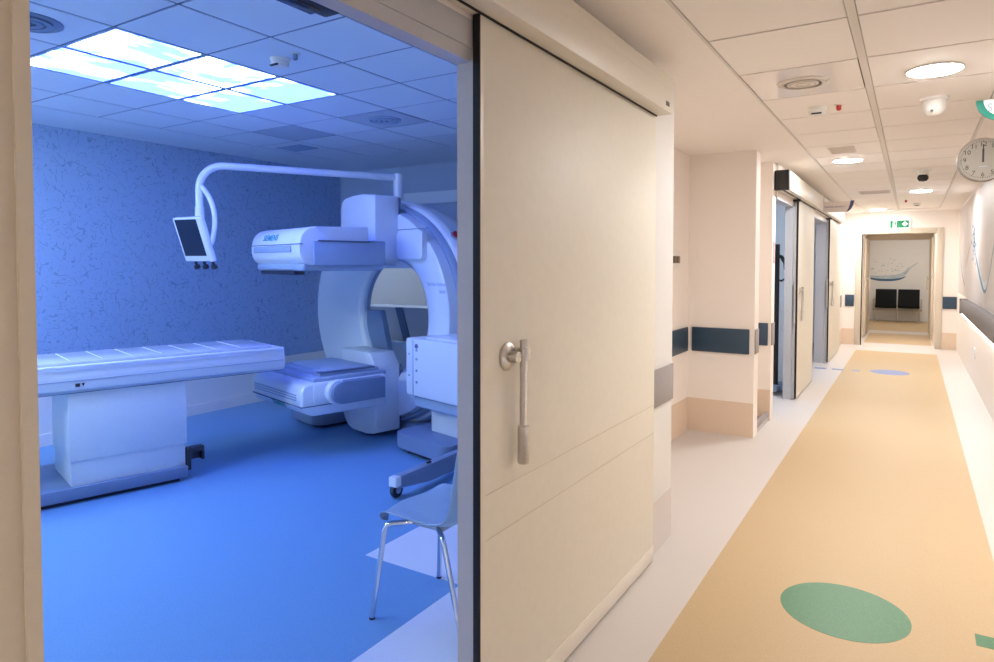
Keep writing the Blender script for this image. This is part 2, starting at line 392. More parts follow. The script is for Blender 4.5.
wallbox('wall_control', 'wall_white', (-6.4, -6.3, 6.06, 8.1, 0, 2.7), (-6.4, -4.2, 8.0, 8.1, 0, 2.7))  # walls of the made-up lit room beyond that window
struct(MB().box(-6.4, -4.2, 6.06, 8.1, 2.6, 2.7), 'ceiling', 'ceil_board')
b = MB(); b.box(-6.07, -1.17, -1.1, -1.0, 0, RZ + .1); struct(b, 'wall_scanner_near', 'wall_white')
b = MB(); b.box(-1.18, WX, -1, 3.65, CZ + .1, RZ + .1); b.box(-1.78, -1.18, 3.56, 6.06, CZ + .1, RZ + .1); struct(b, 'wall_scanner_right', 'wall_white')
b = MB(); b.box(-1.71, -1.655, 0, .01, 0, .01)
b.bm.free()
b = MB(); b.box(-6.07, -5.40, -1, 6.0, RZ, RZ + .1); b.box(-5.40, -1.17, 5.25, 6.0, RZ, RZ + .1); b.box(-6.07, -1.17, -1, 6, RZ + .06, RZ + .1)
struct(b, 'ceiling', 'ceil_room')
XL = [-3.29 + .525 * k for k in range(-4, 5)]; YL = [1.763 + .498 * k for k in range(-5, 8)]
b = MB()
SKYCELLS = []
for i, (x0, x1) in enumerate(zip(XL, XL[1:])):
    x1 = min(x1, -1.17)
    if x0 > -1.17: continue
    for j, (y0, y1) in enumerate(zip(YL, YL[1:])):
        if -4.4 < x0 < -3.7 and 1.7 < y0 < 2.9: SKYCELLS.append((x0, x1, y0, y1)); continue
        if (abs((x0 + x1) / 2 + 3.55) < .1 and abs((y0 + y1) / 2 - 4.0) < .1) or (abs((x0 + x1) / 2 + 4.6) < .1 and abs((y0 + y1) / 2 - 4.0) < .1): continue
        b.box(x0 + .010, x1 - .010, y0 + .010, y1 - .010, RZ, RZ + .02)
struct(b, 'ceiling', 'ceil_room')
b = MB()
for x in XL: 
    if x < -1.2: b.box(x - .010, x + .010, -1, 5.25, RZ + .004, RZ + .02)
for y in YL: b.box(-5.4, -1.17, y - .010, y + .010, RZ + .004, RZ + .02)
struct(b, 'trim_2', 'device_dark')
b = MB()
# frame of the far door, high up right of the machine
b.box(-5.15, -2.2, 5.955, 6.0, 2.20, 2.33)
struct(b, 'door_4', 'device')
d4 = MB().box(-3.3, -2.3, 5.965, 6.0, 0, 2.2).build('door_5', 'table_pad', smooth=False); d4['kind'] = 'structure'

# ---- frame of the big opening
b = MB()
b.box(-1.166, WX + .006, 1.635, 1.65, 0, 2.17)
b.box(-1.166, WX + .001, .472, 1.635, 2.10, 2.17); b.box(WX - .012, WX + .006, .472, 1.635, 2.14, 2.22)
struct(b, 'trim_3', 'jamb')
struct(MB().box(-1.166, WX + .006, .45, .472, 0, 2.17), 'trim_3', 'jamb_beige')

# ================================================================== BIG SLIDING DOOR
door = thing('sliding_door', 'large cream sliding door pushed open along the corridor wall', 'door', (-1.095, 2.43, 0))
o = (-1.095, 2.43)
def dl(mb, name, m, parent, smooth=True):          # parts given in world coordinates, moved into the door's frame
    for v in mb.bm.verts: v.co.x -= o[0]; v.co.y -= o[1]
    return mb.build(name, m, parent, smooth)
leaf = dl(MB().box(-1.107, -1.083, 1.650, 3.212, .012, 2.236, .002, 2), 'door_leaf', 'door', door)
dl(MB().box(-1.107, -1.0835, 1.632, 1.637, .012, 2.236), 'edge_seal', 'black', door, False)
dl(MB().box(-1.107, -1.0825, 1.637, 1.652, .012, 2.234), 'edge_strip', 'door_edge', door, False)
g = MB()
for z in (.66, .80): g.box(-1.0835, -1.0824, 1.665, 3.21, z, z + .0035)
dl(g, 'panel_joint', 'frame', door, False)
g = MB().box(-1.0835, -1.0790, 1.645, 3.212, .013, .088, .0025, 2); dl(g, 'kick_strip', 'door_edge', door)
h = MB(); hy, hz = 1.785, 1.212
h.lathe([(.045, 0), (.045, .008), (.040, .013), (.018, .016), (.018, .045), (.012, .047)], (-1.083, hy, hz), 'x', 28)
rose = dl(h, 'handle_rose', 'steel', door)
h = MB()
by_ = hy + .052
h.tube([(-1.050, hy - .005, hz + .004), (-1.050, by_ + .035, hz + .004)], .009); h.lathe([(.022, -.02), (.022, .02)], (-1.050, by_, hz + .004), 'z', 20)
h.tube([(-1.050, by_, hz + .050), (-1.050, by_, hz - .23)], .0125, 18)
dl(h, 'handle_bar', 'steel', door)
h = MB(); h.lathe([(.012, .0), (.019, -.002), (.0195, -.118), (.017, -.124), (.012, -.124)], (-1.050, by_, hz - .225), 'z', 24)
dl(h, 'handle_grip', 'steel', door)

hd = thing('door_header', 'long beige track cover above the large cream sliding door', 'door header', (-1.06, 1.85, 2.23))
def rel(mb, name, m, parent, org, smooth=True):
    for v in mb.bm.verts: v.co -= Vector(org)
    return mb.build(name, m, parent, smooth)
OH = (-1.06, 1.85, 2.23)
rel(MB().box(WX, -1.005, .45, 3.213, 2.237, 2.412, .004, 2), 'cover', 'header', hd, OH)
rel(MB().box(-1.081, -1.075, .47, 3.20, 2.232, 2.238), 'track_slot', 'black', hd, OH, False)
rel(MB().box(-1.0055, -1.0035, 3.115, 3.165, 2.262, 2.284, .0008, 1), 'maker_plate', 'letter_dark', hd, OH)
rel(MB().box(-1.008, -1.0045, .452, 3.212, 2.345, 2.347), 'seam_line', 'header', hd, OH, False)

# motion sensor on the room side of the lintel
ms = thing('motion_sensor', 'long black motion sensor under the lintel of the large opening', 'motion sensor', (-1.20, 1.02, 2.11))
rel(MB().box(-1.235, -1.172, .86, 1.175, 2.105, 2.15, .01, 3), 'housing', 'blackplastic', ms, (-1.20, 1.02, 2.11))
rel(MB().box(-1.238, -1.20, .90, 1.13, 2.101, 2.118, .004, 2), 'sensor_window', 'screen', ms, (-1.20, 1.02, 2.11))

# ================================================================== FAR SLIDING DOORS
def far_door(y0, y1, label):
    OO = (-1.095, (y0 + y1) / 2, 0)
    d = thing('sliding_door', label, 'door', OO)
    rel(MB().box(-1.118, -1.072, y0 + .03, y1, .015, 2.220, .003, 2), 'door_leaf', 'door', d, OO)
    rel(MB().box(-1.092, -1.074, y0, y0 + .03, .015, 2.220), 'edge_seal', 'black', d, OO, False)
    rel(MB().box(-1.118, -1.092, y0 + .005, y0 + .03, .015, 2.225), 'edge_profile', 'jamb', d, OO, False)
    g = MB()
    for z in (.66, .80): g.box(-1.0725, -1.0713, y0 + .04, y1, z, z + .004)
    rel(g, 'panel_joint', 'door_edge', d, OO, False)
    y = y0 + .13; z = 1.215
    g = MB(); g.lathe([(.04, 0), (.04, .010), (.018, .014), (.018, .045)], (-1.072, y, z), 'x', 20)
    rel(g, 'handle_rose', 'steel', d, OO)
    g = MB(); g.tube([(-1.04, y + .03, z + .045), (-1.04, y + .03, z - .22)], .013); g.tube([(-1.04, y - .01, z), (-1.04, y + .05, z)], .01)
    g.tube([(-1.04, y + .03, z - .22), (-1.04, y + .03, z - .34)], .019)
    rel(g, 'handle_bar', 'steel', d, OO)
    # recessed pull on the leading edge
    g = MB(); g.tube([(-1.10, y0 - .025, 1.30), (-1.10, y0 - .025, .86)], .012); g.tube([(-1.10, y0 - .02, 1.25), (-1.10, y0 + .01, 1.25)], .01)
    rel(g, 'edge_pull', 'steel', d, OO)
far_door(7.99, 9.38, 'nearer of the two far cream sliding doors, beyond the narrow recess')
far_door(11.29, 13.17, 'farthest cream sliding door, nearest the end doorway')
h2 = thing('door_header', 'long beige track cover with black end cap above the two far sliding doors', 'door header', (-1.06, 9.9, 2.22))
OH2 = (-1.06, 9.9, 2.22)
rel(MB().box(-1.122, -1.005, 6.90, 13.0, 2.228, 2.412, .004, 2), 'cover', 'header', h2, OH2)
rel(MB().box(-1.139, -1.005, 6.84, 6.90, 2.222, 2.415, .012, 3), 'end_cap', 'blackplastic', h2, OH2)
rel(MB().box(-1.070, -1.058, 6.92, 12.98, 2.222, 2.230), 'track_slot', 'black', h2, OH2, False)
for y in (7.88, 11.18): rel(MB().box(-1.118, -1.04, y, y + .10, 2.20, 2.218, .004, 2), 'track_stop', 'blackplastic', h2, OH2)
# linings of the far openings
b = MB()
for y0, y1, xb in ((6.94, 8.0, -1.198), (9.45, 11.3, -1.255)):
    b.box(xb - .01, -1.124, y1 - .025, y1, 0, 2.17); b.box(xb - .01, -1.124, y0, y1, 2.15, 2.172)
struct(b, 'trim_4', 'jamb')

# ================================================================== CORRIDOR THINGS
# steel sill in the recess
ss = thing('steel_threshold', 'low grey steel threshold on the floor of the narrow recess', 'threshold', (-1.2, 6.48, 0))
OS = (-1.2, 6.48, 0)
rel(MB().box(-1.36, -1.15, 6.205, 6.775, .0, .035, .004, 2), 'base_plate', 'steel', ss, OS)
rel(MB().box(-1.185, -1.15, 6.205, 6.775, .035, .085, .006, 2), 'front_lip', 'greybump', ss, OS)
# switches in the niche
sw = thing('light_switch', 'light switch plate with three rockers on the niche wall', 'light switch', (-1.72, 5.55, 1.55))
rel(MB().box(-1.72, -1.709, 5.40, 5.72, 1.47, 1.63, .004, 2), 'plate', 'white_plastic', sw, (-1.72, 5.55, 1.55))
for k in range(3): rel(MB().box(-1.712, -1.699, 5.425 + .095 * k, 5.505 + .095 * k, 1.520, 1.580, .003, 2), 'rocker', 'rocker_brown', sw, (-1.72, 5.55, 1.55))
# red/pink notice on the pillar
pn = MB().box(-1.139, -1.136, 6.83, 6.91, 1.52, 1.73).build('wall_notice', 'pink_notice'); tag(pn, 'narrow pink notice on the pillar by the second door opening', 'notice')
so = thing('wall_socket', 'small white socket low on the right wall under the handrail', 'socket', (RX, 10.2, .40))
rel(MB().box(RX - .012, RX, 10.12, 10.28, .33, .47, .004, 2), 'plate', 'sign_white', so, (RX, 10.2, .40)); rel(MB().box(RX - .016, RX - .010, 10.17, 10.23, .37, .43, .003, 2), 'insert', 'sign_white', so, (RX, 10.2, .40))

# handrail with light strip
hr = thing('handrail', 'long dark grey handrail with a light strip under it on the right wall', 'handrail', (RX, 7, .9))
OR = (RX, 7, .9)
prof = [(.69, .80), (.625, .80), (.606, .83), (.600, .90), (.604, .985), (.622, 1.012), (.69, 1.018)]
rel(MB().prism(prof, .8, 11.80, 'y'), 'rail', 'rail', hr, OR)
rel(MB().box(.598, .688, 11.80, 11.83, .80, 1.018, .006, 2), 'end_cap', 'rail', hr, OR)
rel(MB().box(.625, .655, .8, 11.78, .785, .802), 'light_strip', 'led', hr, OR, False)

# right wall water artwork: flat printed strokes
def stroke(pts, wid, axis, d, mb):
    n = len(pts); L = []; R_ = []
    for i, (a, z) in enumerate(pts):
        a0, z0 = pts[max(i - 1, 0)]; a1, z1 = pts[min(i + 1, n - 1)]
        dx, dz = a1 - a0, z1 - z0; l = math.hypot(dx, dz) or 1; wv = wid[i] if isinstance(wid, list) else wid * (math.sin(PI * (i + .3) / (n - .4)) * .9 + .15)
        L.append((a - dz / l * wv, z + dx / l * wv)); R_.append((a + dz / l * wv, z - dx / l * wv))
    def P(a, z): return (d, a, z) if axis == 'x' else (a, d, z)
    vl = [mb.bm.verts.new(P(*p)) for p in L]; vr = [mb.bm.verts.new(P(*p)) for p in R_]
    for i in range(n - 1): mb.bm.faces.new((vl[i], vl[i + 1], vr[i + 1], vr[i]))
def curve(pts, n=14):
    # Catmull-Rom through points
    P_ = [pts[0]] + pts + [pts[-1]]; out = []
    for i in range(1, len(P_) - 2):
        for k in range(n):
            t_ = k / n; a, b_, c_, d_ = P_[i - 1:i + 3]
            out.append(tuple(.5 * (2 * b_[q] + (c_[q] - a[q]) * t_ + (2 * a[q] - 5 * b_[q] + 4 * c_[q] - d_[q]) * t_ ** 2 + (3 * b_[q] - a[q] - 3 * c_[q] + d_[q]) * t_ ** 3) for q in (0, 1)))
    return out + [pts[-1]]
mu = thing('wall_mural', 'pale water splash picture on the right corridor wall above the handrail', 'wall picture', (RX, 9.5, 1.7))
OM = (RX, 9.5, 1.7)
rel(MB().box(RX - .003, RX, 3.0, 14.1, 1.03, 2.47), 'print_ground', 'mural_ground', mu, OM, False)
for pts, wd in (([(13.7, 1.85), (13.52, 1.64), (13.17, 1.43), (12.6, 1.24), (12.37, 1.20)], .022),
                ([(11.0, 1.98), (10.7, 1.86), (10.44, 1.64), (10.1, 1.50), (9.65, 1.34), (9.25, 1.225), (9.0, 1.22), (8.77, 1.30)], .030),
                ([(8.77, 1.30), (8.5, 1.48), (8.25, 1.68), (7.9, 1.85)], .018),
                ([(12.2, 1.46), (12.05, 1.55), (11.6, 1.72), (11.18, 1.85)], .012)):
    g = MB(); stroke(curve(pts), wd, 'x', RX - .0042, g); rel(g, 'water_line', 'mural_blue', mu, OM, False)
g = MB()
for k in range(60):
    y = random.gauss(10.75, .20); z = random.gauss(1.83, .13); r = random.uniform(.008, .03)
    stroke([(y + r * 2 * math.cos(a), z + r * math.sin(a)) for a in (0, .6, 1.3, 2, 2.6, PI)], r * .7, 'x', RX - .0045, g)
o_ = rel(g, 'water_drops', 'mural_blue', mu, OM, False); o_['kind'] = 'stuff'
for pts, wd in (([(11.1, 2.0), (10.75, 1.85), (10.3, 1.6), (9.7, 1.33), (9.2, 1.25), (8.8, 1.35)], .09), ([(13.7, 1.8), (13.2, 1.5), (12.6, 1.3)], .04)):
    g = MB(); stroke(curve(pts), wd, 'x', RX - .0037, g); rel(g, 'water_sheen', 'mural_pale', mu, OM, False)

# ---- ceiling fixtures
def downlight(x, y, label):
    d = thing('ceiling_light', label, 'ceiling light', (x, y, CZ), 0, 'round corridor downlights')
    MB().lathe([(.118, -.001), (.130, -.002), (.130, -.006), (.120, -.009), (.118, -.007)], (0, 0, 0), 'z', 40).build('trim_ring', 'lamp_ring', d)
    MB().lathe([(.118, -.003), (.1175, -.009), (.10, -.013), (.06, -.015)], (0, 0, 0), 'z', 40).build('lens', 'downlight', d)
downlight(.078, 4.03, 'nearest glowing round ceiling light, above and left of the clock')
downlight(-.53, 7.04, 'glowing round ceiling light beside the square ceiling vent')
downlight(.08, 10.42, 'glowing round ceiling light behind the black dome camera')
downlight(-.53, 13.45, 'farthest glowing round ceiling light, before the exit sign')
downlight(.08, -2.6, 'round ceiling light behind the camera, out of the picture')

sp = thing('ceiling_speaker', 'round grey speaker in a glossy ceiling tile', 'speaker', (-.52, 3.95, CZ))
MB().box(-.262, .279, -.312, .302, 0, .015, .001, 1).build('glossy_tile', 'metal_tile', sp)
MB().lathe([(.128, 0), (.128, -.005), (.118, -.008), (.112, -.005)], (0, 0, 0), 'z', 44).build('rim', 'vent', sp)
MB().lathe([(.112, -.001), (.112, -.007), (.06, -.011)], (0, 0, 0), 'z', 44).build('grille', 'vent', sp)
g = MB()
for r in (.03, .06, .09): g.lathe([(r, -.0095), (r + .004, -.0125), (r + .008, -.0095)], (0, 0, 0), 'z', 40)
g.build('grille_ring', 'grey_plastic', sp)
def smoke(x, y, z, label, m='white_plastic'):
    d = thing('smoke_detector', label, 'smoke detector', (x, y, z))
    MB().lathe([(.055, 0), (.055, -.012), (.048, -.018)], (0, 0, 0), 'z', 32).build('base', m, d)
    MB().lathe([(.048, -.018), (.050, -.03), (.042, -.046), (.02, -.052)], (0, 0, 0), 'z', 32).build('sensor_head', m, d)
    MB().box(-.03, .03, -.05, -.034, -.047, -.038, .003, 1).build('sensor_slot', 'letter_dark', d)
smoke(-.523, 4.62, CZ, 'white smoke detector on the corridor ceiling beside a small red lamp')
def lamp_red(x, y, z, label, m='red'):
    d = thing('indicator_lamp', label, 'indicator lamp', (x, y, z))
    MB().lathe([(.028, 0), (.028, -.005)], (0, 0, 0), 'z', 20).build('base', 'white_plastic', d)
    MB().lathe([(.014, -.005), (.014, -.03), (.008, -.036)], (0, 0, 0), 'z', 16).build('bulb', m, d)
lamp_red(-.400, 4.60, CZ, 'small red indicator lamp beside the corridor smoke detector')
dc = thing('dome_camera', 'white dome camera on the ceiling below the nearest round light', 'camera', (.093, 4.72, CZ))
MB().lathe([(.075, 0), (.075, -.014), (.060, -.018)], (0, 0, 0), 'z', 36).build('mount', 'white_plastic', dc)
MB().lathe([(.058, -.016), (.060, -.04), (.054, -.075), (.036, -.098), (.012, -.105)], (0, 0, 0), 'z', 36).build('shell', 'white_plastic', dc)
MB().lathe([(.008, .0), (.008, -.012)], (-.012, -.045, -.083), 'y', 14).build('lens', 'blackplastic', dc)
dc = thing('dome_camera', 'dome camera with a black ball under a pale cap', 'camera', (.078, 8.2, CZ))
MB().lathe([(.085, 0), (.085, -.012), (.055, -.02), (.050, -.045), (.045, -.05)], (0, 0, 0), 'z', 32).build('mount', 'white_plastic', dc)
MB().lathe([(.038, -.048), (.050, -.07), (.050, -.09), (.035, -.112), (.01, -.118)], (0, 0, 0), 'z', 32).build('ball', 'blackplastic', dc)
def vent(x, y, z, a, b_, label, m='vent', n=7):
    d = thing('ceiling_vent', label, 'vent', (x, y, z))
    MB().box(-a, a, -b_, b_, -.006, 0, .002, 1).build('frame', m, d)
    g = MB()
    for k in range(n):
        y_ = -b_ * .82 + 1.64 * b_ * k / (n - 1); g.box(-a * .86, a * .86, y_ - .006, y_ + .006, -.010, -.005)
    g.build('slats', 'alu' if m == 'vent' else m, d, False)
vent(-.525, 6.40, CZ, .10, .17, 'pale square vent in the corridor ceiling beside a round light')
vent(-.445, 10.28, CZ, .19, .20, 'pale vent far along the corridor ceiling')
lamp_red(-.097, 11.78, CZ, 'small red indicator lamp far along the corridor ceiling')
smoke(.047, 12.44, CZ, 'pale detector on the ceiling just before the exit sign')

# ---- exit sign
ex = thing('exit_sign', 'lit green exit sign above the end doorway', 'sign', (-.21, EY - .05, 2.26))
MB().box(-.165, .165, -.02, .05, -.083, .090, .006, 2).build('housing', 'exit_glow', ex)
MB().box(-.150, .150, -.024, -.018, -.072, .068, .002, 1).build('face', 'exit_green', ex)
g = MB().box(-.104, -.042, -.0265, -.0235, -.064, .060); g.build('pictogram_door', 'exit_white', ex, False)
g = MB(); y0, y1 = -.029, -.0262
g.prism(arc(-.062, .036, .011, 0, 2 * PI, 14)[:-1], y0, y1)
g.prism([(-.078, .024), (-.058, .026), (-.052, -.008), (-.068, -.012)], y0, y1); g.prism([(-.066, -.008), (-.054, -.006), (-.044, -.034), (-.052, -.05), (-.058, -.048), (-.053, -.034)], y0, y1)
g.prism([(-.068, -.008), (-.058, -.012), (-.078, -.036), (-.094, -.034), (-.094, -.028), (-.080, -.028)], y0, y1); g.prism([(-.056, .022), (-.040, .006), (-.042, .0), (-.060, .014)], y0, y1); g.prism([(-.078, .024), (-.09, .004), (-.085, .002), (-.072, .016)], y0, y1)
g.build('running_figure', 'exit_green', ex, False)
g = MB(); y0, y1 = -.0265, -.0235
g.prism([(.085 - .045, .0), (.085, .048), (.085 + .045, .0), (.085, -.048)], y0, y1)
g.build('arrow', 'exit_white', ex, False)

# ---- flag signs
def crescent(x_out, x_in, top, dep, n=16):   # rounded end of the sign: outer curve then inner curve
    o_ = [(x_out + (1 - math.cos(a)) * dep[0], top - math.sin(a) * dep[1]) for a in [PI / 2 * i / n for i in range(n + 1)]]
    i_ = [(x_in + (1 - math.cos(a)) * dep[2], top - math.sin(a) * dep[3]) for a in [PI / 2 * i / n for i in range(n + 1)]]
    return o_, i_
GS = (RX, 4.66, 2.325)
fs = thing('flag_sign', 'white flag sign with a green curved end, cut by the right picture edge', 'sign', GS)
# local x runs back toward the corridor: sign spans x -.40..0, top at z .09
o_, i_ = crescent(-.400, -.366, .108, (.115, .118, .10, .097))
body = i_ + [(0, .011), (0, .108)]
MB().prism(body, -.006, .006).build('panel', 'sign_white', fs, False)
MB().prism(o_ + [(0, -.010), (0, .011)] + i_[::-1], -.008, .008).build('curved_band', 'sign_green', fs, False)
MB().box(-.02, 0, -.02, .02, -.03, .11, .003, 1).build('wall_bracket', 'steel', fs)
text('S', .062, 'letter_grey', fs, (-.350, -.0075, .062), (PI / 2, 0, 0), align='LEFT', label='teal grey letter S')
BS = (-1.005, 9.7, 2.28)
fs = thing('flag_sign', 'pale translucent flag sign with a navy curved end above the far sliding doors', 'sign', BS)
g = MB().prism([(.01, -.085), (.27, -.085), (.33, -.02), (.355, .055), (.01, .055)], -.004, .004); g.build('panel', 'sign_pale', fs, False)
g = MB().prism([(.262, -.085), (.292, -.078), (.325, -.045), (.348, .005), (.358, .060), (.318, .060), (.310, .015), (.296, -.035), (.280, -.065)], -.007, .007); g.build('curved_band', 'sign_navy', fs, False)
MB().box(0, .012, -.008, .008, -.09, .13).build('wall_bracket', 'steel', fs, False)
text('Gamma camera 1', .036, 'letter_blue', fs, (.135, -.006, -.012), (PI / 2, 0, 0), label='small dark blue lettering')

# ---- wall clock (double sided, on an arm from the right wall)
CK = (.352, 5.2, 2.152)
CK = (.366, 5.2, 2.168)
ck = thing('wall_clock', 'round beige clock reading twelve, standing out from the right wall', 'clock', CK)
MB().lathe([(.137, -.03), (.150, -.035), (.155, -.02), (.155, .04), (.14, .05)], (0, 0, 0), 'y', 56).build('rim', 'clock_rim', ck)
MB().lathe([(.1365, -.024), (.1365, -.0306)], (0, 0, 0), 'y', 48).build('face', 'clock_face', ck)
ck.scale = (.88, .88, .88)
MB().tube([(.16, .005, 0), ((RX - CK[0]) / .88, .005, 0)], .014).build('wall_arm', 'steel', ck)
for k in range(1, 13):
    a = PI / 2 - 2 * PI * k / 12
    text(str(k), .043, 'letter_dark', ck, (.108 * math.cos(a), -.0318, .108 * math.sin(a)), (PI / 2, 0, 0), name='numeral')
g = MB()
for k in range(60):
    a = 2 * PI * k / 60; r0, r1 = (.126, .133); ww = .0016 if k % 5 else .003
    ca, sa = math.cos(a), math.sin(a)
    g.quad((r0 * ca - ww * sa, -.0318, r0 * sa + ww * ca), (r1 * ca - ww * sa, -.0318, r1 * sa + ww * ca), (r1 * ca + ww * sa, -.0318, r1 * sa - ww * ca), (r0 * ca + ww * sa, -.0318, r0 * sa - ww * ca))
g.build('minute_marks', 'letter_dark', ck, False)
MB().box(-.0035, .0035, -.036, -.034, -.02, .108).build('minute_hand', 'letter_dark', ck, False)
MB().box(-.006, .006, -.034, -.032, -.02, .075).build('hour_hand', 'letter_dark', ck, False)
MB().box(-.025, .025, -.0325, -.0305, -.052, -.047).build('maker_mark', 'letter_grey', ck, False)

# ---- far room: mural and waiting seats
fm = thing('wall_mural', 'blue water wave picture on the far wall behind the black seats', 'wall picture', (-.3, 20.99, 1.12))
FY = -.004
g = MB(); stroke(curve([(-.95, .06), (-.70, .03), (-.45, -.01), (-.15, -.01), (.05, .03), (.16, .09)]), .030, 'y', FY, g); g.build('water_line', 'mural_blue', fm, smooth=False)
g = MB(); stroke(curve([(.12, .10), (.20, .22), (.30, .36), (.44, .46)]), .016, 'y', FY, g); g.build('water_crest', 'mural_pale', fm, smooth=False)
g = MB()
for k in range(70):
    x = random.uniform(-.90, .10); z = random.betavariate(1.2, 2.2) * .55 + .10; r = random.uniform(.003, .012)
    stroke([(x + r * 2 * math.cos(a), z + r * math.sin(a)) for a in (0, .6, 1.3, 2, 2.6, PI)], r * .6, 'y', FY, g)
o_ = g.build('water_drops', 'mural_drop', fm, smooth=False); o_['kind'] = 'stuff'
g = MB(); stroke(curve([(-.9, .12), (-.5, .06), (-.1, .07), (.12, .16), (.24, .34)]), .055, 'y', -.003, g); g.build('water_sheen', 'mural_pale', fm, smooth=False)
bs = thing('waiting_seats', 'pair of black waiting seats on a steel beam against the far wall', 'seat', (-.32, 20.5, 0))
for sx in (-.26, .26):
    g = MB()
    pr_ = [(-.24, .40), (.12, .36), (.17, .40), (.26, .86), (.22, .87), (.12, .44), (-.24, .45)]
    g.prism(pr_, sx - .245, sx + .245, 'x', .012, 2); g.build('seat_shell', 'seat_black', bs)
MB().box(-.56, .56, -.03, .04, .30, .36, .006, 2).build('beam', 'grey_plastic', bs)
for sx in (-.50, .0, .50):
    g = MB(); g.tube([(sx, 0, .32), (sx, 0, .03)], .018); g.box(sx - .025, sx + .025, -.26, .26, 0, .03, .006, 2); g.build('leg', 'steel', bs)
for sx in (-.54, .54):
    g = MB(); g.tube([(sx, -.2, .40), (sx, -.2, .60), (sx, .12, .60)], .016); g.build('armrest', 'steel', bs)

# lamps of the side rooms and the far room (ceiling panels out of view)
def panel(x, y, z, a, b_, m, label, drop=.015):
    d = thing('ceiling_panel_light', label, 'ceiling light', (x, y, z))
    MB().box(-a, a, -b_, b_, -.012, 0).build('frame', 'lamp_ring', d, False); MB().box(-a + .02, a - .02, -b_ + .02, b_ - .02, -drop, -.011).build('diffuser', m, d, False)
panel(-2.4, 7.6, 2.62, .3, .3, 'room_lamp', 'square ceiling light in the room behind the nearer far sliding door')
panel(-2.4, 10.6, 2.62, .3, .3, 'room_lamp', 'square ceiling light in the room behind the farthest sliding door')
panel(-.23, 14.95, 2.32, .25, .25, 'vestibule_fill_lamp', 'unseen lamp added to brighten the space between the two far doorways')  # added lamp that brightens the dark vestibule
panel(0, 19.0, 2.70, .5, .5, 'back_lamp', 'square ceiling light above the far waiting seats')
# dark equipment just inside the second opening
eq = thing('equipment_stand', 'dark equipment stand seen through the nearer far door opening', 'equipment', (-1.345, 8.35, 0))
g = MB(); g.tube([(0, 0, .06), (0, 0, 1.75)], .028); g.build('pole', 'blackplastic', eq)
g = MB(); g.box(-.26, .12, -.05, .05, .04, .10, .01, 2); g.box(-.05, .05, -.22, .22, .04, .10, .01, 2); g.build('base', 'device_dark', eq)
g = MB(); g.tube([(0, 0, 1.62), (.05, -.02, 1.60), (.09, -.02, 1.53), (.10, -.02, 1.45)], .022); g.build('arm', 'blackplastic', eq)
g = MB(); g.tube([(0, 0, 1.34), (.05, -.02, 1.32), (.1, -.02, 1.35)], .012); g.build('hook', 'blackplastic', eq)
for sx in (-.22, .09):
    MB().lathe([(.035, -.015), (.04, 0), (.035, .015)], (sx, 0, .04), 'x', 18).build('wheel', 'blackplastic', eq)

# ================================================================== SCANNER ROOM
for k, (x0, x1, y0, y1) in enumerate(SKYCELLS):
    cx, cy = (x0 + x1) / 2, (y0 + y1) / 2
    col = 'far' if x0 < -4.0 else 'near'; row = int(round((y0 - 1.763) / .498))
    lab = {('near', 0): 'glowing sky picture panel at the upper left, topmost of the six', ('far', 0): 'glowing sky picture panel cut by the left door jamb',
           ('near', 1): 'glowing sky picture panel in the middle of the upper row of three', ('far', 1): 'glowing sky picture panel in the middle of the lower row of three',
           ('near', 2): 'rightmost glowing sky picture panel, nearest the ceiling smoke detector', ('far', 2): 'glowing sky picture panel lowest in the picture, at the right end of the lower row'}[(col, row)]
    d = thing('sky_light_panel', lab, 'ceiling light', (cx, cy, RZ), 0, 'sky picture light panels')
    a, b_ = (x1 - x0) / 2 - .006, (y1 - y0) / 2 - .006
    MB().box(-a, a, -b_, b_, .0, .02).build('frame', 'device_grey', d, False)
    MB().box(-a + .016, a - .016, -b_ + .016, b_ - .016, -.002, .001).build('diffuser', 'sky', d, False)
M['blue_fill'] = mat('blue_fill_lamp', (.8, .85, .9), .5, emit=(.68, .86, 1.0), es=46)  # unseen fill lamps added to brighten the scanner room beyond the sky panels
for xx, yy, lb in ((-4.10, .10, 'added unseen blue fill lamp above the middle of the scanner room'), (-5.15, 1.0, 'added unseen blue fill lamp above the head end of the patient table')):
    panel(xx, yy, RZ, .26, .24, 'blue_fill', lb, .09)
smoke(-3.007, 2.52, RZ, 'smoke detector on the scanner room ceiling beside the sky panels')
lamp_red(-2.862, 2.50, RZ, 'small indicator lamp beside the scanner room smoke detector', 'device_dark')
def round_vent(x, y, label, r, m, tile=None):
    d = thing('ceiling_vent', label, 'vent', (x, y, RZ))
    if tile: MB().box(-tile, tile, -tile * .95, tile * .95, 0, .015).build('tile', 'tile_grey', d, False)
    MB().lathe([(r, 0), (r, -.006), (r * .9, -.012), (r * .85, -.004)], (0, 0, 0), 'z', 40).build('rim', m, d)
    for q in (.62, .36): MB().lathe([(r * q + .014, -.004), (r * q + .014, -.014), (r * q - .014, -.014), (r * q - .014, -.004)], (0, 0, 0), 'z', 40).build('cone_ring', m, d)
    MB().lathe([(r * .14, 0), (r * .14, -.016)], (0, 0, 0), 'z', 24).build('hub', m, d)
round_vent(-3.56, 1.50, 'round dark ceiling vent at the left door jamb', .15, 'device_dark')
round_vent(-3.555, 4.00, 'round vent in a grey ceiling tile above the scanner', .13, 'device_grey', .25)
dk = MB().box(-.25, .25, -.235, .235, 0, .015, .001, 1).build('ceiling_tile', 'tile_grey', None, True, (-4.60, 4.00, RZ)); tag(dk, 'dark grey metal ceiling tile beyond the sky panels', 'ceiling tile')
vent(-5.13, 4.50, RZ, .17, .12, 'dark rectangular vent near the far corner of the scanner room ceiling', 'device_grey')

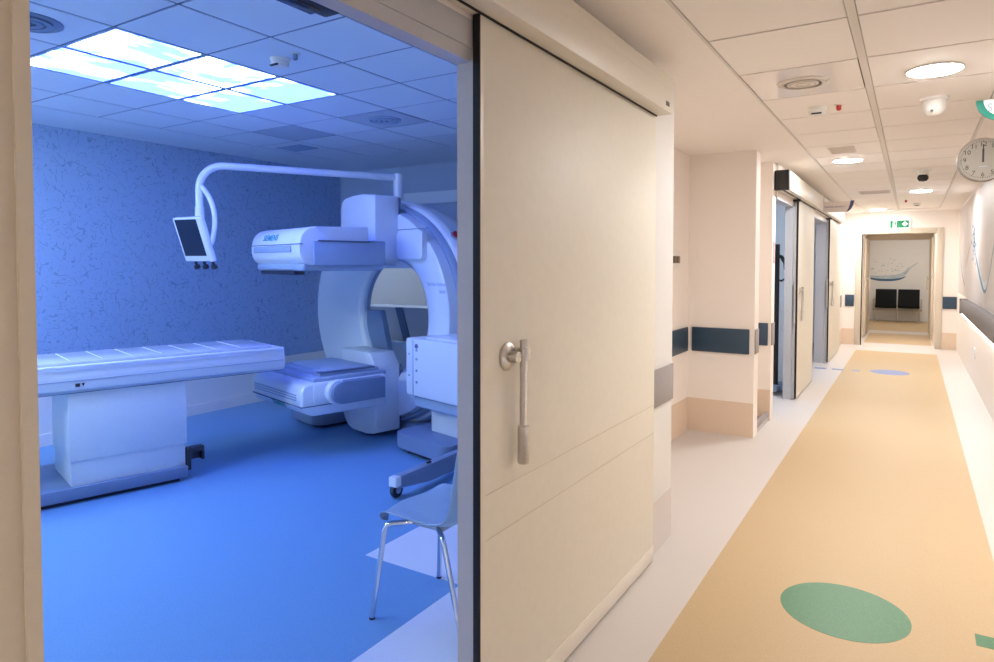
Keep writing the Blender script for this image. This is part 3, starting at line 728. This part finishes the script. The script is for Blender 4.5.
# ---- machine frame: everything in it is turned 15 degrees
PH = math.radians(15)
def world(u, v): return (u * math.cos(PH) + v * math.sin(PH), -u * math.sin(PH) + v * math.cos(PH), 0)
class MF:                     # builder for a thing standing at (u0, v0) in the machine frame
    def __init__(s, name, label, cat, u0, v0): s.o = (u0, v0, 0); s.root = thing(name, label, cat, world(u0, v0), -PH)
    def p(s, mb, name, m, parent=None, smooth=True, label=None, angle=40):
        for v in mb.bm.verts: v.co -= Vector(s.o)
        ob = mb.build(name, m, parent or s.root, smooth, angle=angle)
        if label: ob['label'] = label
        return ob

# ---- patient table
T = MF('patient_table', 'long white patient table leading to the scanner', 'patient table', -5.12, 1.1)
g = MB(); pr_ = [(-5.45, .72), (-5.43, .70), (-4.83, .70), (-4.80, .72), (-4.80, .80), (-4.815, .868), (-4.83, .875), (-4.86, .87), (-5.39, .87), (-5.42, .875), (-5.435, .868), (-5.45, .80)]
T.p(g.prism(pr_, -.45, 2.25, 'y', .004, 2), 'table_top', 'device')
g = MB(); 
pal = [(-5.40, .886)] + [(-5.12 + .28 * math.sin(a), .886 + .05 - .05 * math.cos(a) - .006 + .012) for a in [(-1.2 + 2.4 * i / 16) for i in range(17)]] + [(-4.84, .886)]
g.box(-5.40, -4.85, -.5, 2.17, .872, .892, .006, 2); 
ptop = T.p(g, 'pallet', 'table_pad')
g = MB()
for k in range(9):
    v0 = .5 + .18 * k; g.box(-5.36, -4.90, v0, v0 + .006, .892, .8945)
T.p(g, 'cover_crease', 'device', ptop, False)
T.p(MB().box(-4.802, -4.792, -.45, 2.235, .855, .872, .003, 2), 'side_rail', 'device')
T.p(MB().box(-4.801, -4.797, -.45, 2.24, .775, .779), 'seam_line', 'device_grey', None, False)
T.p(MB().box(-4.801, -4.797, -.45, 2.24, .700, .704), 'lower_seam', 'seam', None, False)
T.p(MB().box(-5.36, -4.835, .845, 1.53, .10, .48, .008, 2), 'pedestal', 'device')
T.p(MB().box(-5.37, -4.825, .835, 1.54, .26, .70, .008, 2), 'pedestal_sleeve', 'device')
T.p(MB().box(-5.50, -4.80, .15, 1.535, .028, .105, .006, 2), 'base_plate', 'device_mid')
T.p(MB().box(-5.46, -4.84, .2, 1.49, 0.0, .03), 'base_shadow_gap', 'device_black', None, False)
br = MB(); br.box(-4.87, -4.81, 1.535, 1.56, .07, .225, .003, 1); br.box(-4.87, -4.81, 1.56, 1.65, .19, .225, .003, 1); br.box(-4.87, -4.86, 1.56, 1.65, .13, .19); br.box(-4.87, -4.81, 1.635, 1.65, .13, .19)
T.p(br, 'end_bracket', 'device_black')
mk = MB(); mk.box(-4.799, -4.7965, .872, .898, .738, .760, .001, 1); T.p(mk, 'symbol_mark', 'letter_dark', None, False)
mk = MB(); mk.prism([(.906, .760), (.924, .760), (.915, .738)], -4.799, -4.7965, 'x'); T.p(mk, 'arrow_mark', 'letter_dark', None, False)

# ---- gantry
G = MF('scanner_gantry', 'white ring shaped nuclear scanner with two flat detector heads', 'scanner', -5.1, 3.6)
N = 72
BC, BR = (-4.95, 1.05), .50
def ell(a, b_, cu, cz, v, zmin=.03):
    return [(cu + a * math.cos(2 * PI * k / N), v, max(zmin, cz + b_ * math.sin(2 * PI * k / N))) for k in range(N)]
def ring(sections): return MB().loops([ell(*s) for s in sections], close=True)
OC = (-5.23, 1.06)
def outer(sc, v): return (1.20 * sc, 1.045 * sc, OC[0], OC[1], v)
def inner(r, v): return (r, r, BC[0], BC[1], v)
G.p(ring([outer(.93, 3.49), outer(.94, 3.47), outer(.97, 3.47), outer(.985, 3.475), outer(1.0, 3.50), outer(1.0, 3.54), outer(.975, 3.56), outer(.975, 3.60), outer(.985, 3.63), outer(.965, 3.72), outer(.92, 3.72), outer(.92, 3.48)]), 'housing', 'device', angle=35)
G.p(ring([outer(.92, 3.72), outer(.965, 3.72), outer(.95, 3.80), outer(.925, 3.84), outer(.91, 3.84)]), 'rear_shell', 'device')
G.p(ring([inner(.505, 3.37), inner(.52, 3.34), inner(.56, 3.32), outer(.895, 3.32), outer(.91, 3.33), outer(.915, 3.36), outer(.915, 3.45), inner(.62, 3.45), inner(.51, 3.40)]), 'front_cover', 'device')
G.p(ring([outer(.917, 3.42), outer(.94, 3.405), outer(.958, 3.43), outer(.958, 3.475), outer(.917, 3.475)]), 'groove_ring', 'device_grey')
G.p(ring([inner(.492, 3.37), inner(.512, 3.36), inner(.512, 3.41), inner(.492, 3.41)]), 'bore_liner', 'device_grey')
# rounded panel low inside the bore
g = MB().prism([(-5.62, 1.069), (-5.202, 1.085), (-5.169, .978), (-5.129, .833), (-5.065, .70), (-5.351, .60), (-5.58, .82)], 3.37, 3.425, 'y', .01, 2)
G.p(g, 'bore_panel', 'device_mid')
G.p(MB().box(-5.48, -4.42, 3.375, 3.44, 1.472, 1.64, .006, 2), 'bore_crosspiece', 'device')
# joints on the front cover and side cover right of the upper carriage
g = MB(); g.box(-4.86, -4.40, 3.316, 3.321, 1.805, 1.811)
G.p(g, 'cover_seam', 'seam', None, False)
G.p(MB().prism(rrect(-4.79, -4.42, 1.55, 1.79, .035), 3.27, 3.322, 'y', .022, 3), 'side_cover', 'device')
# detector carriages (upper and lower block)
def carriage(flip):
    def Z(z): return z if not flip else 2.13 - z
    g = MB()
    g.prism([(3.10, Z(1.48)), (3.24, Z(1.48)), (3.325, Z(1.60)), (3.325, Z(2.10)), (3.10, Z(2.10))], -5.41, -4.845, 'x', .012, 2) if not flip else g.prism([(3.10, .70), (3.22, .70), (3.325, .58), (3.325, .05), (3.10, .05)], -5.41, -4.845, 'x', .0, 2)
    return g
g = MB()
top = arc(-5.33, 2.02, .08, PI, PI / 2, 6) + [(-5.2, 2.115), (-5.05, 2.118), (-4.845, 2.10)]
poly = [(-5.41, 1.50), (-5.41, 2.02)] + top + [(-4.845, 1.56), (-4.90, 1.50)]
G.p(g.prism(poly, 3.09, 3.34, 'y', .010, 2), 'upper_carriage', 'device')
G.p(MB().box(-4.842, -4.836, 3.325, 3.345, 1.62, 2.09), 'carriage_gap', 'seam', None, False)
g = MB()
bot = arc(-5.13, .30, .285, PI, 2 * PI, 18)
poly = [(-5.415, .74), (-5.415, .28)] + [(a, max(.05, b_ - .0)) for a, b_ in bot[1:-1]] + [(-4.845, .28), (-4.845, .62), (-4.93, .74)]
poly = [(-5.41, .74), (-5.41, .18)] + arc(-5.21, .225, .20, PI * 1.08, PI * 1.5, 8)[1:] + [(-5.0, .025), (-4.90, .040), (-4.845, .055), (-4.845, .62), (-4.94, .74)]
G.p(g.prism(poly, 3.09, 3.335, 'y', .008, 2), 'lower_carriage', 'device')
G.p(MB().box(-4.846, -4.838, 3.33, 3.345, .12, .63), 'carriage_gap', 'seam', None, False)
# upper detector head
def head_shape(v0, v1, z0, z1, u0=-5.52, u1=-4.64):
    # rounded front: profile in v,z swept along u
    r = .13
    prof = [(v1, z0 + .0), (v0 + .10, z0)] + arc(v0 + .10, z0 + .10, .10, 1.5 * PI, PI, 6)[1:] + arc(v0 + r, z1 - r, r, PI, PI / 2, 8) + [(v1, z1 + .012)]
    return MB().prism(prof, u0, u1, 'x', .028, 3)
H1 = G.p(head_shape(2.30, 2.90, 1.50, 1.795), 'detector_head', 'device', label='upper white detector head with teal maker lettering')
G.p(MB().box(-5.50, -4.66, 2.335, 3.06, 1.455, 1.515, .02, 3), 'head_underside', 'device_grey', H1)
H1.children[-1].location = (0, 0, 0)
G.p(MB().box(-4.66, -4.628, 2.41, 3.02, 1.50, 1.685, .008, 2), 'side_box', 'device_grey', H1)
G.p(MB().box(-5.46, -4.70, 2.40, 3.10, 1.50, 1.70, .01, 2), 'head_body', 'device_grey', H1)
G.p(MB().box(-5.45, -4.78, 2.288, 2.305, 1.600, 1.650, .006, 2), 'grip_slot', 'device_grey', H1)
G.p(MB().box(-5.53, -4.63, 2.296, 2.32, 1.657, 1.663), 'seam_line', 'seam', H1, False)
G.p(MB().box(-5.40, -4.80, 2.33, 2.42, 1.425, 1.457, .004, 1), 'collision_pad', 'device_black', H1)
G.p(MB().box(-5.52, -4.62, 2.45, 2.9, 1.685, 1.692), 'side_seam', 'seam', H1, False)
t = text('SIEMENS', .072, 'teal', H1, (-5.16 - G.o[0], 2.307 - G.o[1], 1.717), (math.radians(66.5), 0, 0), label='teal maker lettering', bold=True)
# lower detector head
H2 = G.p(MB().prism([(3.06, .34), (2.40, .34), (2.33, .37), (2.30, .43), (2.30, .54), (2.33, .58), (2.40, .595), (3.06, .60)], -5.53, -4.64, 'x', .022, 3), 'detector_head', 'device', label='lower white detector head facing up')
G.p(MB().box(-5.50, -4.67, 2.42, 3.08, .59, .625, .01, 2), 'top_plate', 'device_grey', H2)
G.p(MB().box(-5.44, -4.73, 2.50, 3.05, .620, .650, .012, 2), 'collimator_plate', 'device_grey', H2)
G.p(MB().box(-5.40, -4.76, 2.56, 2.98, .648, .664, .006, 2), 'cover_plate', 'device_grey', H2)
G.p(MB().box(-4.78, -4.72, 2.50, 3.0, .648, .658), 'edge_strip', 'seam', H2, False)
g = MB()
for z in (.462, .482, .502): g.box(-5.48, -4.72, 2.294, 2.304, z, z + .008)
G.p(g, 'vent_slots', 'device_grey', H2, False)
G.p(MB().box(-5.53, -4.636, 2.297, 3.0, .418, .424), 'seam_line', 'seam', H2, False)
text('SIEMENS', .062, 'teal', H2, (-5.05 - G.o[0], 2.313 - G.o[1], .395), (math.radians(116.6), 0, 0), label='teal maker lettering', bold=True)
g = MB().prism(rrect(2.40, 2.85, .435, .585, .03), -4.66, -4.632, 'x', .006, 2); G.p(g, 'side_box', 'device', H2)
pr_ = arc(2.60, .510, .085, PI / 2, 1.5 * PI, 14) + [(2.99, .425), (2.99, .595)]
G.p(MB().prism([(a, b_) for a, b_ in pr_], -4.64, -4.545, 'x', .008, 2), 'side_arm', 'device_mid', H2)
pr_ = arc(2.585, .510, .095, PI / 2, 1.5 * PI, 14) + [(2.62, .415), (2.62, .605)]
G.p(MB().prism(pr_, -4.645, -4.575, 'x', .006, 2), 'arm_knuckle', 'device', H2)
# base and feet
G.p(MB().box(-6.05, -4.2, 3.42, 3.95, .0, .10, .01, 2), 'base', 'device_grey')
G.p(MB().prism(rrect(-4.46, -3.78, 3.0, 4.05, .09, 8), .045, .165, 'z', .018, 3), 'base_foot', 'device_mid', label='right foot of the scanner base')
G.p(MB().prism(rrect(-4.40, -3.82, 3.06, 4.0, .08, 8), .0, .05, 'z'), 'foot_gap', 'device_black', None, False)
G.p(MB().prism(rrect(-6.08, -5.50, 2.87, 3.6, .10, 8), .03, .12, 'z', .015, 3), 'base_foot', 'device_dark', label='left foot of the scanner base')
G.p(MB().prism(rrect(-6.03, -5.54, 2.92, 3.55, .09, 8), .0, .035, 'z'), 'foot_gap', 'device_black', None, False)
# lower rear drape of the front cover
# emergency button on the shell, right
aa = math.radians(41); bu, bz = OC[0] + 1.2 * math.cos(aa), OC[1] + 1.045 * math.sin(aa); nd = Vector((math.cos(aa) / 1.2, 0, math.sin(aa) / 1.045)).normalized()
bc = Vector((bu, 3.535, bz))
bb_ = G.p(MB().tube([bc - nd * .01, bc + nd * .012], .042, 18), 'button_base', 'letter_grey')
G.p(MB().tube([bc + nd * .010, bc + nd * .035], .026, 18), 'stop_button', 'red')
text('Symbia Intevo', .043, 'letter_grey', G.root, (-4.295 - G.o[0], 3.318 - G.o[1], 1.345), (PI / 2, 0, 0), label='grey model lettering')
text('Bold', .043, 'letter_grey', G.root, (-4.215 - G.o[0], 3.318 - G.o[1], 1.285), (PI / 2, 0, 0), label='grey model lettering')

# ---- collimator changer right of the gantry
K = MF('collimator_changer', 'white box with small buttons beside the scanner at the door edge', 'medical cabinet', -4.0, 3.35)
K.p(MB().box(-4.345, -3.55, 3.05, 3.70, .470, .925, .014, 3), 'cabinet_body', 'device')
K.p(MB().box(-4.25, -4.244, 3.046, 3.052, .475, .915), 'front_seam', 'device_grey', None, False)
K.p(MB().box(-4.352, -4.344, 3.08, 3.20, .50, .86, .004, 1), 'side_strip', 'device_grey')
K.p(MB().box(-4.30, -3.6, 3.09, 3.66, .375, .472, .02, 3), 'under_tray', 'device_grey')
K.p(MB().box(-4.24, -3.65, 3.22, 3.62, .165, .38, .01, 2), 'column', 'device')
K.p(MB().box(-4.15, -3.62, 3.10, 3.45, .925, .945, .008, 2), 'top_lid', 'device')
for z, r, m in ((.868, .018, 'letter_blue'), (.836, .011, 'letter_grey'), (.765, .010, 'letter_grey'), (.675, .010, 'letter_grey'), (.585, .010, 'letter_grey')):
    g = MB().lathe([(r, 0), (r, -.006), (r * .7, -.009)], (-4.20, 3.05, z), 'y', 18); K.p(g, 'button', m)
for z in (.80, .63): K.p(MB().lathe([(.006, 0), (.006, -.004)], (-4.30, 3.05, z), 'y', 12), 'screw', 'seam')

# ---- perforated cabinet behind the gantry
pc = thing('cabinet', 'grey perforated cabinet seen through the scanner bore', 'cabinet', (-5.3, 6.5, 0))
OPC = (-5.3, 6.5, 0)
rel(MB().box(-6.1, -4.7, 6.30, 6.7, .0, .98, .004, 1), 'perforated_panel', 'perf', pc, OPC)
rel(MB().prism([(-5.42, .98), (-5.32, .98), (-5.18, .55), (-5.28, .55)], 6.27, 6.30), 'grey_strap', 'device_dark', pc, OPC, False)
panel(-5.3, 7.0, 2.6, .3, .3, 'control_fill_lamp', 'unseen lamp added to light the made-up room behind the scanner')  # added lamp, lightens the area seen through the bore

# ---- monitor on its overhead arm
MN = (-4.05, 4.72, 2.05); ARM = 1.50
mo = thing('arm_monitor', 'small dark screen hanging from a white bent tube above the table', 'monitor', MN)
g = MB(); g.tube([(-4.05, 4.74, 2.10), (-4.05, 4.74, 2.345)], .046, 20); rel(g, 'upright', 'device', mo, MN)
p0 = Vector((-4.05, 4.74, 2.31)); dirv = (Vector((-4.80, 3.40, 2.31)) - p0).normalized(); p1 = p0 + dirv * ARM
R0 = .19
pts = [p0, p0 + dirv * .3, p0 + dirv * .8]
cc = p1 + Vector((0, 0, -R0))
for i in range(9):
    a = PI / 2 * i / 8; pts.append(cc + dirv * (R0 * math.sin(a)) + Vector((0, 0, R0 * math.cos(a))))
e_ = cc + dirv * R0
pts += [e_ + Vector((0, 0, -.05)), e_ + Vector((0, 0, -.16))]
g = MB(); g.tube(pts, .030, 16); rel(g, 'arm_tube', 'device', mo, MN)
j = e_ + Vector((0, 0, -.16))
g = MB(); g.tube([j + Vector((0, 0, .01)), j + Vector((0, 0, -.10))], .036, 18); rel(g, 'swivel_joint', 'device', mo, MN)
# screen box, tilted: local frame at its centre
sc = bpy.data.objects.new
cen = j + Vector((-.05, -.02, -.25))
tilt = Matrix.Rotation(math.radians(8), 4, 'Z') @ Matrix.Rotation(math.radians(20), 4, 'X')
def tl(mb, name, m, parent, smooth=True):
    mb.bm.transform(Matrix.Translation(cen - Vector(MN)) @ tilt); return mb.build(name, m, parent, smooth)
mh = tl(MB().box(-.145, .145, -.025, .025, -.185, .185, .012, 3), 'monitor_housing', 'device', mo)
tl(MB().box(-.122, .115, -.0275, -.0245, -.135, .172, .001, 1), 'screen', 'screen', mh)
tl(MB().tube([(.143, 0, .185), (.143, 0, -.185)], .026), 'side_grip', 'device', mh)
for xx in (-.06, .035, .13):
    g = MB().lathe([(.012, 0), (.012, -.03), (.024, -.034), (.026, -.06), (.018, -.066)], (xx, 0, -.19), 'z', 18); tl(g, 'knob', 'device_black', mh)
q0 = e_ + Vector((.015, 0, .02)); q2 = cen + tilt.to_3x3() @ Vector((.15, .02, -.05))
q1 = (q0 + q2) / 2 + Vector((.14, .05, .05))
cp = [(1 - t_) ** 2 * q0 + 2 * t_ * (1 - t_) * q1 + t_ * t_ * q2 for t_ in [i / 16 for i in range(17)]]
rel(MB().tube(cp, .020, 12), 'cable', 'device', mo, MN)

# ---- wheeled stand whose leg reaches past the door edge
ws = thing('wheeled_stand', 'wheeled stand with one dark leg showing behind the chair', 'equipment stand', (-2.68, 4.2, 0))
OW = (-2.68, 4.2, 0)
def legm(dx0, y0, dx1, y1, tip):
    g = MB()
    g.prism([(y0, .075), (y0 + .09, .066), (y0 + .30, .040), (y1, .03), (y1, .158), (y0, .152)], dx0 - .028, dx0 + .028, 'x', .004, 2)
    return g
L1 = rel(legm(-2.77, 3.22, 0, 4.2, 0), 'leg', 'device_dark', ws, OW)
rel(MB().box(-2.802, -2.738, 3.17, 3.225, .090, .155, .008, 2), 'end_cap', 'device', L1, (0, 0, 0))
rel(MB().lathe([(.046, -.016), (.05, -.010), (.05, .010), (.046, .016)], (-2.80, 3.245, .05), 'x', 26), 'wheel', 'device_black', L1, (0, 0, 0))
rel(MB().lathe([(.022, -.022), (.022, .022)], (-2.80, 3.245, .05), 'x', 18), 'wheel_hub', 'device_grey', L1, (0, 0, 0))
rel(MB().box(-2.775, -2.755, 3.52, 3.56, .154, .166, .003, 1), 'leg_bolt', 'device_black', L1, (0, 0, 0))
for ch in L1.children: ch.location = (-OW[0], -OW[1], -OW[2])
rel(MB().box(-2.80, -2.0, 4.12, 4.26, .05, .15, .006, 2), 'cross_bar', 'device_dark', ws, OW)
L2 = rel(legm(-2.03, 3.22, 0, 4.2, 0), 'leg', 'device_dark', ws, OW)
for yy in (4.22,):
    for xx in (-2.77, -2.03): rel(MB().lathe([(.046, -.016), (.05, -.010), (.05, .010), (.046, .016)], (xx, yy, .05), 'x', 26), 'wheel', 'device_black', ws, OW)
rel(MB().lathe([(.046, -.016), (.05, -.010), (.05, .010), (.046, .016)], (-2.06, 3.245, .05), 'x', 26), 'wheel', 'device_black', ws, OW)
rel(MB().box(-2.45, -2.35, 4.14, 4.24, .15, 1.2, .01, 2), 'post', 'device', ws, OW)

# ---- visitor chair
CH = (-1.70, 2.28, 0)
ch = thing('shell_chair', 'grey blue shell chair with chrome legs just inside the large opening', 'chair', CH)
g = MB()
NU, NV = 18, 14
prof = [(-.230, .424), (-.222, .432), (-.19, .437), (-.10, .436), (0, .430), (.09, .428), (.15, .436), (.195, .465), (.222, .52), (.238, .60), (.25, .70), (.262, .80), (.268, .84)]
rows = []
for i, (px_, pz) in enumerate(prof):
    row = []
    tt = i / (len(prof) - 1)
    hw = .218 - .06 * max(0, (.22 - tt) / .22) ** 2 * 1.0 - .035 * max(0, (tt - .75) / .25) ** 2
    for k in range(NV + 1):
        s_ = -1 + 2 * k / NV
        lift = .030 * abs(s_) ** 3 * (1 if tt < .55 else .4); back = -.035 * abs(s_) ** 2.5 * (0 if tt < .5 else 1)
        fr = .06 * abs(s_) ** 3 * max(0, (.2 - tt) / .2)
        row.append(g.bm.verts.new((px_ + back + fr, hw * s_, pz + (lift if tt > .15 else 0) - .01 * (1 if tt < .15 else 0) * abs(s_))))
    rows.append(row)
for a, b_ in zip(rows, rows[1:]):
    for k in range(NV): g.bm.faces.new((a[k], a[k + 1], b_[k + 1], b_[k]))
sh = g.build('shell', 'chair_shell', ch)
md = sh.modifiers.new('thick', 'SOLIDIFY'); md.thickness = .012; md.offset = -1
md = sh.modifiers.new('sub', 'SUBSURF'); md.levels = 1; md.render_levels = 2
for (fx, fy), (tx, ty) in (((-.214, -.222), (-.170, -.185)), ((-.197, .225), (-.155, .185)), ((.255, -.215), (.130, -.18)), ((.255, .225), (.130, .18))):
    g = MB(); T_ = Vector((tx, ty, .405)); F_ = Vector((fx, fy, .006))
    inn = Vector((tx * .35, ty * .6, .415))
    pts = [inn, T_ + (inn - T_) * .25, T_ + (inn - T_) * .06 + Vector((0, 0, -.004)), T_ + (F_ - T_) * .06, F_]
    g.tube(pts, .0115, 12); lg = g.build('leg', 'chrome', ch)
    MB().tube([F_ + Vector((0, 0, .004)), F_ + Vector((0, 0, -.005))], .0125, 12).build('foot_cap', 'device_black', lg)
MB().box(-.09, .09, -.13, .13, .404, .426, .008, 2).build('seat_bracket', 'steel', ch)
